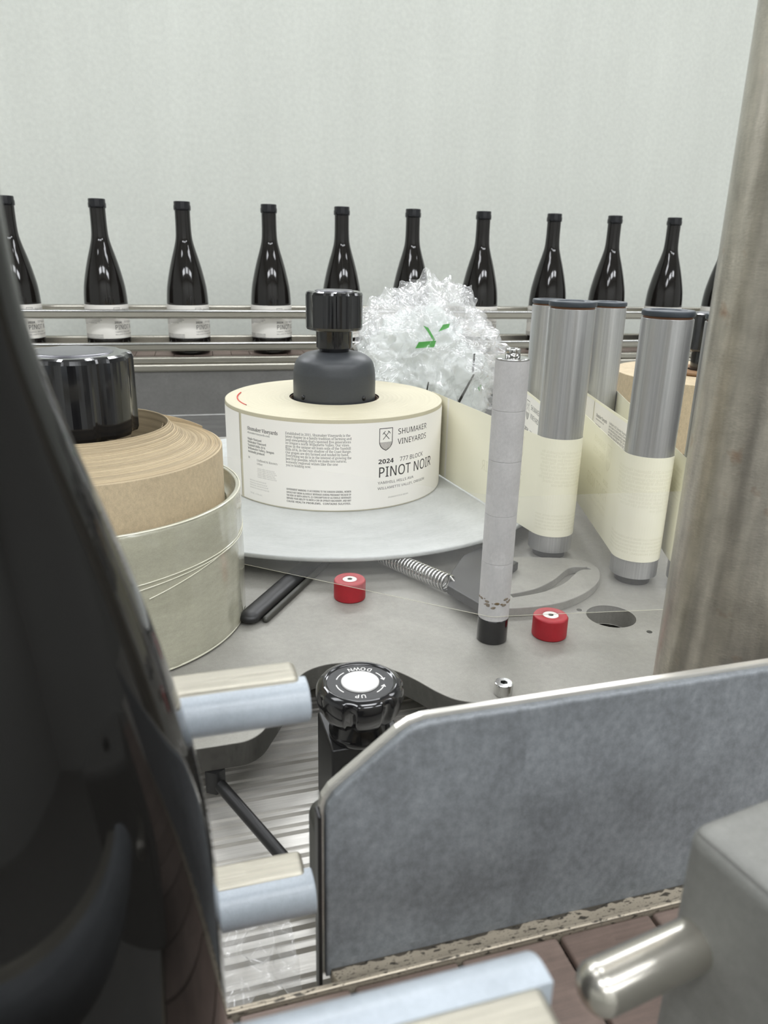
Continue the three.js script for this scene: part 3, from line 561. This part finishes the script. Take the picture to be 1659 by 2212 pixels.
{
  const t = thing('kraft_roll', 'telescoped roll of brown kraft paper rising out of the clear film roll', 'paper roll', [FC[0], P, FC[1]]);
  const y = h => h - P, pr = [[0.0505, 0.001], [0.0818, 0.001], [0.0823, 0.0015], [0.0823, y(-0.1195)], [0.0820, y(-0.1190)]];
  const n = 34; for (let i = 1; i <= n; i++) { const k = i / n, r = 0.0820 - (0.0820 - 0.0515) * k, up = 0.0035 * k + 0.0095 * Math.pow(k, 3); const st = 0.0007 * (rnd() - 0.3); pr.push([r + 0.0004, y(-0.1190) + up + st], [r - 0.0001, y(-0.1190) + up + st + 0.0004], [r - 0.0003, y(-0.1190) + up - 0.0006]); }
  const top = pr.splice(4); pr.push(top[0]);
  const side = pr.slice();
  top.push([0.0512, y(-0.1045)], [0.0508, y(-0.1043)], [0.0505, y(-0.1050)], [0.0505, 0.001]);
  part('wound_paper', lathe(side, 160), M.kraft, t, 'brown kraft paper');
  part('paper_edges', lathe(top, 160), M.kraftEdge, t, 'pale edges of the wound paper layers');
  const loose = []; for (let i = 0; i <= 60; i++) { const a = -0.5 - 1.9 * i / 60; const r = 0.0832 + 0.0012 * Math.sin(i / 60 * Math.PI); loose.push([r * Math.cos(a), r * Math.sin(a)]); }
  part('loose_end', ribbon(loose, y(-0.1445), t2 => y(-0.1180) + 0.004 * Math.sin(Math.PI * t2), 0.0002), M.kraft, t, 'loose outer end of paper');
  const inner = []; for (let i = 0; i <= 40; i++) { const a = -2.4 + 2.3 * i / 40; const r = 0.047 - 0.006 * Math.sin(i / 40 * Math.PI * 2); inner.push([r * Math.cos(a), r * Math.sin(a)]); }
  part('inner_end', ribbon(inner, y(-0.150), y(-0.1095), 0.0002), M.kraft, t);
}
{
  const t = thing('roll_knob', 'glossy black fluted knob on the spindle of the kraft roll', 'knob', [FC[0], P, FC[1]]);
  part('spindle', [cyl(0.016, 0, 0.125, 0, 0, 40)], M.blackPlastic, t);
  const k0 = -0.1095 - P, k1 = -0.0625 - P;
  lobedKnob(t, k0, k1, 0.0338, 8, 0.0022, M.blackPlastic, M.knobTop, 0.12);
}
// clear film web: from the roll past the post to behind the column
{
  const path = beltPath([{ x: FC[0], z: FC[1], r: 0.0930, s: 1 }, { x: POST[0], z: POST[1], r: 0.0098, s: -1 }, { x: 0.325, z: -0.352, r: 0.010, s: 1 }]);
  const t = thing('clear_film', 'clear plastic film web stretched from the film roll round the post roller', 'film', [0, 0, 0]);
  const dense = []; for (let i = 0; i + 1 < path.pts.length; i++) { const [a, b] = [path.pts[i], path.pts[i + 1]], k = Math.max(1, Math.round(Math.hypot(b[0] - a[0], b[1] - a[1]) / 0.004)); for (let j = 0; j < k; j++) dense.push([a[0] + (b[0] - a[0]) * j / k, a[1] + (b[1] - a[1]) * j / k]); }
  dense.push(path.pts.at(-1));
  part('sheet', ribbon(dense, k => -0.2205 + 0.0100 * Math.min(1, k * 1.55) - 0.006 * Math.max(0, k - 0.65), k => -0.1420 + 0.0075 * Math.min(1, k * 1.6), 0, 0, 0.262, 0, 0.0012), M.film, t, 'clear glossy film');
  part('edge', ribbon(dense, k => -0.2206 + 0.0100 * Math.min(1, k * 1.55) - 0.006 * Math.max(0, k - 0.65), k => -0.22035 + 0.0100 * Math.min(1, k * 1.55) - 0.006 * Math.max(0, k - 0.65), 0.0001), M.filmEdge, t, 'bright film edge');
}

// ---------------------------------------------------------------- crumpled bag behind the reel
function crumple(sx, sy, sz, amp, k, detail, f = 1) {   // crinkled sack: broad folds with sharp creases
  const g = mergeVertices(new THREE.IcosahedronGeometry(1, detail).deleteAttribute('uv').deleteAttribute('normal'), 1e-5), p = g.attributes.position, v = new THREE.Vector3();
  const rid = (a, b, c) => Math.max(0, 1 - 3.2 * Math.abs(noise.noise(a, b, c)));
  for (let i = 0; i < p.count; i++) {
    v.fromBufferAttribute(p, i).normalize(); let { x, y, z } = v;
    const wx = x + 0.25 * noise.noise(x * 2, y * 2 + k, z * 2), wy = y + 0.25 * noise.noise(x * 2 + 5, y * 2, z * 2 + k), wz = z;
    const d = 1 + amp * (0.75 * noise.noise(x * 1.2 + k, y * 1.2, z * 1.2) + 0.34 * rid(wx * 1.6 * f + k, wy * 1.6 * f, wz * 1.6 * f) + 0.24 * rid(wx * 3.2 * f, wy * 2.6 * f + k, wz * 3.2 * f) + 0.13 * rid(wx * 6.5 * f, wy * 5 * f, wz * 6.5 * f + k) + 0.05 * rid(wx * 13, wy * 10 + k, wz * 13) - 0.28);
    const skirt = y < -0.3 ? 1 + 0.45 * (-0.3 - y) : 1;
    p.setXYZ(i, x * d * skirt * sx, Math.max(-0.985, y * d) * sy, z * d * skirt * sz);
  }
  g.computeVertexNormals(); return uvBox(g, 10);
}
{
  const t = thing('crumpled_bag', 'crumpled clear plastic bag with green print behind the label reel', 'plastic bag', [0.297, -0.2110, -0.842]);
  part('outer_film', crumple(0.079, 0.083, 0.062, 0.46, 3.1, 40).translate(0, 0.083, 0), M.bag, t, 'crinkled clear film');
  part('inner_film', crumple(0.062, 0.066, 0.048, 0.40, 8.7, 34, 1.2).translate(-0.002, 0.070, 0.002), M.bagInner, t, 'milky crinkled film');
  part('inner_film', crumple(0.076, 0.077, 0.056, 0.52, 15.2, 40, 1.2).translate(0.002, 0.078, 0), M.bag, t);
  // flap standing up from the top
  const flap = new THREE.PlaneGeometry(1, 1, 14, 18), fp = flap.attributes.position;
  for (let i = 0; i < fp.count; i++) {
    const a = fp.getX(i) + 0.5, b = fp.getY(i) + 0.5;
    const lx = -0.008 - 0.016 * b, rx = 0.078 - 0.078 * Math.pow(b, 0.8), w = Math.sin(a * 9 + 3 * b) * 0.006 + 0.012 * noise.noise(a * 5, b * 4, 2);
    fp.setXYZ(i, lx + (rx - lx) * a, 0.108 + 0.070 * b - 0.012 * a * (1 - b) + 0.003 * Math.sin(b * 11), 0.010 + 0.020 * Math.sin(a * 3.1) * (1 - 0.6 * b) + w);
  }
  const ff = flap.toNonIndexed(); ff.computeVertexNormals(); part('flap', ff, M.bag, t, 'upright flap of film');
  // printed marks lie on the inner film as small curved patches
  const mark = (pts, m, lab) => { const g = new THREE.ExtrudeGeometry(new THREE.Shape(pts.map(([a, b]) => new THREE.Vector2(a, b))), { depth: 0.0006, bevelEnabled: false }); const p = g.attributes.position; for (let i = 0; i < p.count; i++) { const x = p.getX(i), y = p.getY(i) - 0.08; p.setZ(i, p.getZ(i) + 0.064 * Math.sqrt(Math.max(0.1, 1 - (x / 0.09) ** 2 - (y / 0.09) ** 2))); } g.computeVertexNormals(); part('print_mark', g, m, t, lab); };
  mark([[-0.030, 0.107], [-0.010, 0.1085], [-0.0075, 0.115], [-0.026, 0.1135]], M.green, 'green printed arrow');
  mark([[-0.020, 0.130], [-0.015, 0.128], [-0.0085, 0.116], [-0.0105, 0.1145], [-0.016, 0.124]], M.green);
  mark([[-0.004, 0.124], [0.008, 0.128], [0.010, 0.132], [0.002, 0.131]], M.green);
  mark([[0.046, 0.062], [0.0495, 0.058], [0.0525, 0.060], [0.0500, 0.066]], M.green);
  mark([[-0.0185, 0.045], [-0.0172, 0.045], [-0.0150, 0.072], [-0.0163, 0.072]], M.ink, 'thin black printed line');
  mark([[0.020, 0.046], [0.024, 0.046], [0.040, 0.078], [0.0375, 0.078]], M.ink);
  mark([[0.036, 0.080], [0.0385, 0.080], [0.0395, 0.100], [0.0375, 0.100]], M.ink);
}

// ---------------------------------------------------------------- second roll at the right, kraft with black knob
{
  const t = thing('cardboard_roll', 'tan cardboard roll with black knob behind the aluminium rollers', 'paper roll', [0.672, P, -0.830]);
  part('roll', lathe([[0, 0], [0.108, 0], [0.110, 0.002], [0.110, 0.083], [0.109, 0.084], [0.02, 0.084]], 120), M.kraft, t);
  part('core_ring', lathe([[0.02, 0.084], [0.045, 0.0845], [0.046, 0.088], [0.02, 0.088]], 60), M.core, t);
  part('stem', cyl(0.018, 0.08, 0.117), M.blackPlastic, t);
  lobedKnob(t, 0.112, 0.158, 0.030, 7, 0.0016, M.blackPlastic, M.knobTop, 0);
}

// ---------------------------------------------------------------- stainless column
{
  const t = thing('steel_column', 'thick brushed stainless column rising behind the wrap pad', 'column', [0.2495, P, -0.2600]);
  const col = lathe([[0.0, -0.10], [0.0318, -0.10], [0.0318, 0.0], [0.0318, 0.55], [0.0318, 1.1]], 96);
  const uv = col.attributes.uv; for (let i = 0; i < uv.count; i++) uv.setXY(i, uv.getX(i) * 2, uv.getY(i) * 7);
  part('tube', col, M.steel, t);
}

// ---------------------------------------------------------------- height knob, its block, small hardware
{
  const t = thing('height_knob', 'black height knob with DOWN and UP dial and white centre', 'knob', [0.0835, DECK, -0.3105]);
  const y = h => h - DECK;
  part('block', rbox(-0.0165, 0.0195, 0.0003, y(-0.2265), -0.022, 0.0120, 0.0012), M.blackMetal, t, 'black mounting block');
  part('hole_shade_disc', [cyl(0.0022, y(-0.2266), y(-0.2263), -0.0115, 0.0045, 20), new THREE.CylinderGeometry(0.0025, 0.0025, 0.0006, 20).rotateX(Math.PI / 2).translate(-0.0095, y(-0.2375), 0.0122)], M.darkGrey, t);  // dark grey discs put the shade of open holes into colour
  part('collar', lathe([[0.0135, y(-0.2265)], [0.0150, y(-0.2262)], [0.0150, y(-0.2235)], [0.0138, y(-0.2230)], [0.0128, y(-0.214)], [0.0128, y(-0.2105)]], 48), M.blackPlastic, t);
  const n = 168, out = []; const R = 0.0214;
  const shape = (k, yb, dep) => { const o = []; for (let i = 0; i < n; i++) { const a = i / n * 2 * Math.PI, c = Math.cos(7 * (a + 0.19)), q = Math.max(0, -c - 0.5) / 0.5; o.push([(R * k - dep * Math.pow(q, 0.8)) * Math.cos(a), (R * k - dep * Math.pow(q, 0.8)) * Math.sin(a)]); } return o; };
  const rings = [[0.62, -0.2155, 0.0005], [0.82, -0.2150, 0.0024], [0.93, -0.2110, 0.0034], [1.0, -0.2050, 0.0026], [0.985, -0.2012, 0.0010], [0.93, -0.1990, 0.0002], [0.82, -0.1978, 0], [0.78, -0.1979, 0], [0.755, -0.1990, 0], [0.0, -0.1990, 0]];
  const pos = [], idx = []; rings.forEach(([k, h, d]) => shape(k, h, d).forEach(([a, b]) => pos.push(a, y(h), b)));
  for (let r = 0; r + 1 < rings.length; r++) for (let i = 0; i < n; i++) { const j = (i + 1) % n; idx.push(r * n + i, (r + 1) * n + i, r * n + j, r * n + j, (r + 1) * n + i, (r + 1) * n + j); }
  const g = new THREE.BufferGeometry(); g.setAttribute('position', new THREE.Float32BufferAttribute(pos, 3)); g.setIndex(idx); g.computeVertexNormals(); uvBox(g);
  const grip = part('grip', g, M.blackPlastic, t, 'glossy black lobed grip');
  const dial = new THREE.CircleGeometry(0.0160, 72).rotateX(-Math.PI / 2).rotateY(Math.PI - 0.24).translate(0, y(-0.19875), 0);
  part('dial', dial, std(0xffffff, 0.45, 0, { map: texDial }), t, 'black dial printed DOWN and UP with arrows');
  part('centre_disc', lathe([[0, y(-0.1979)], [0.0088, y(-0.1979)], [0.0092, y(-0.1982)], [0.0092, y(-0.1989)]], 56), M.disc, t, 'pale centre disc');
}
{
  const a = V(0.0139, -0.252, -0.325), b = V(0.0523, -0.2685, -0.2535);
  const t = thing('brace_rod', 'thin dark brace rod slanting over the ribbed deck', 'rod', [a.x, a.y, a.z]);
  const d = b.clone().sub(a), g = new THREE.CylinderGeometry(0.0030, 0.0030, d.length(), 20).translate(0, d.length() / 2, 0).applyQuaternion(new THREE.Quaternion().setFromUnitVectors(V(0, 1, 0), d.clone().normalize()));
  part('rod', g, M.blackMetal, t);
  part('end_nut', cyl(0.0055, -0.005, 0.0073, 0, 0, 6), M.blackMetal, t);
}
// small clear bag on the deck
{
  const t = thing('plastic_scrap', 'thin crinkled clear plastic scrap lying on the ribbed deck', 'plastic bag', [0.0185, DECK + 0.0012, -0.2365]);
  const g = new THREE.PlaneGeometry(0.037, 0.050, 50, 60).rotateX(-Math.PI / 2), p = g.attributes.position;
  for (let i = 0; i < p.count; i++) { const x = p.getX(i), z = p.getZ(i); const edge = 1 + 0.12 * noise.noise(x * 60, z * 60, 1); const h = 0.003 + 0.006 * Math.max(0, 1 - 6 * Math.abs(noise.noise(x * 45 + 3, z * 38, 5))) + 0.0025 * Math.max(0, 1 - 3 * Math.abs(noise.noise(x * 120, z * 100, 9))) + 0.005 * Math.exp(-((x - 0.004) ** 2) / 0.00015); p.setXYZ(i, x * edge, Math.max(0.0005, h), z * edge); }
  g.computeVertexNormals(); part('film', g, M.scrap, t);
}

scene.updateMatrixWorld(true);
renderer.render(scene, camera);
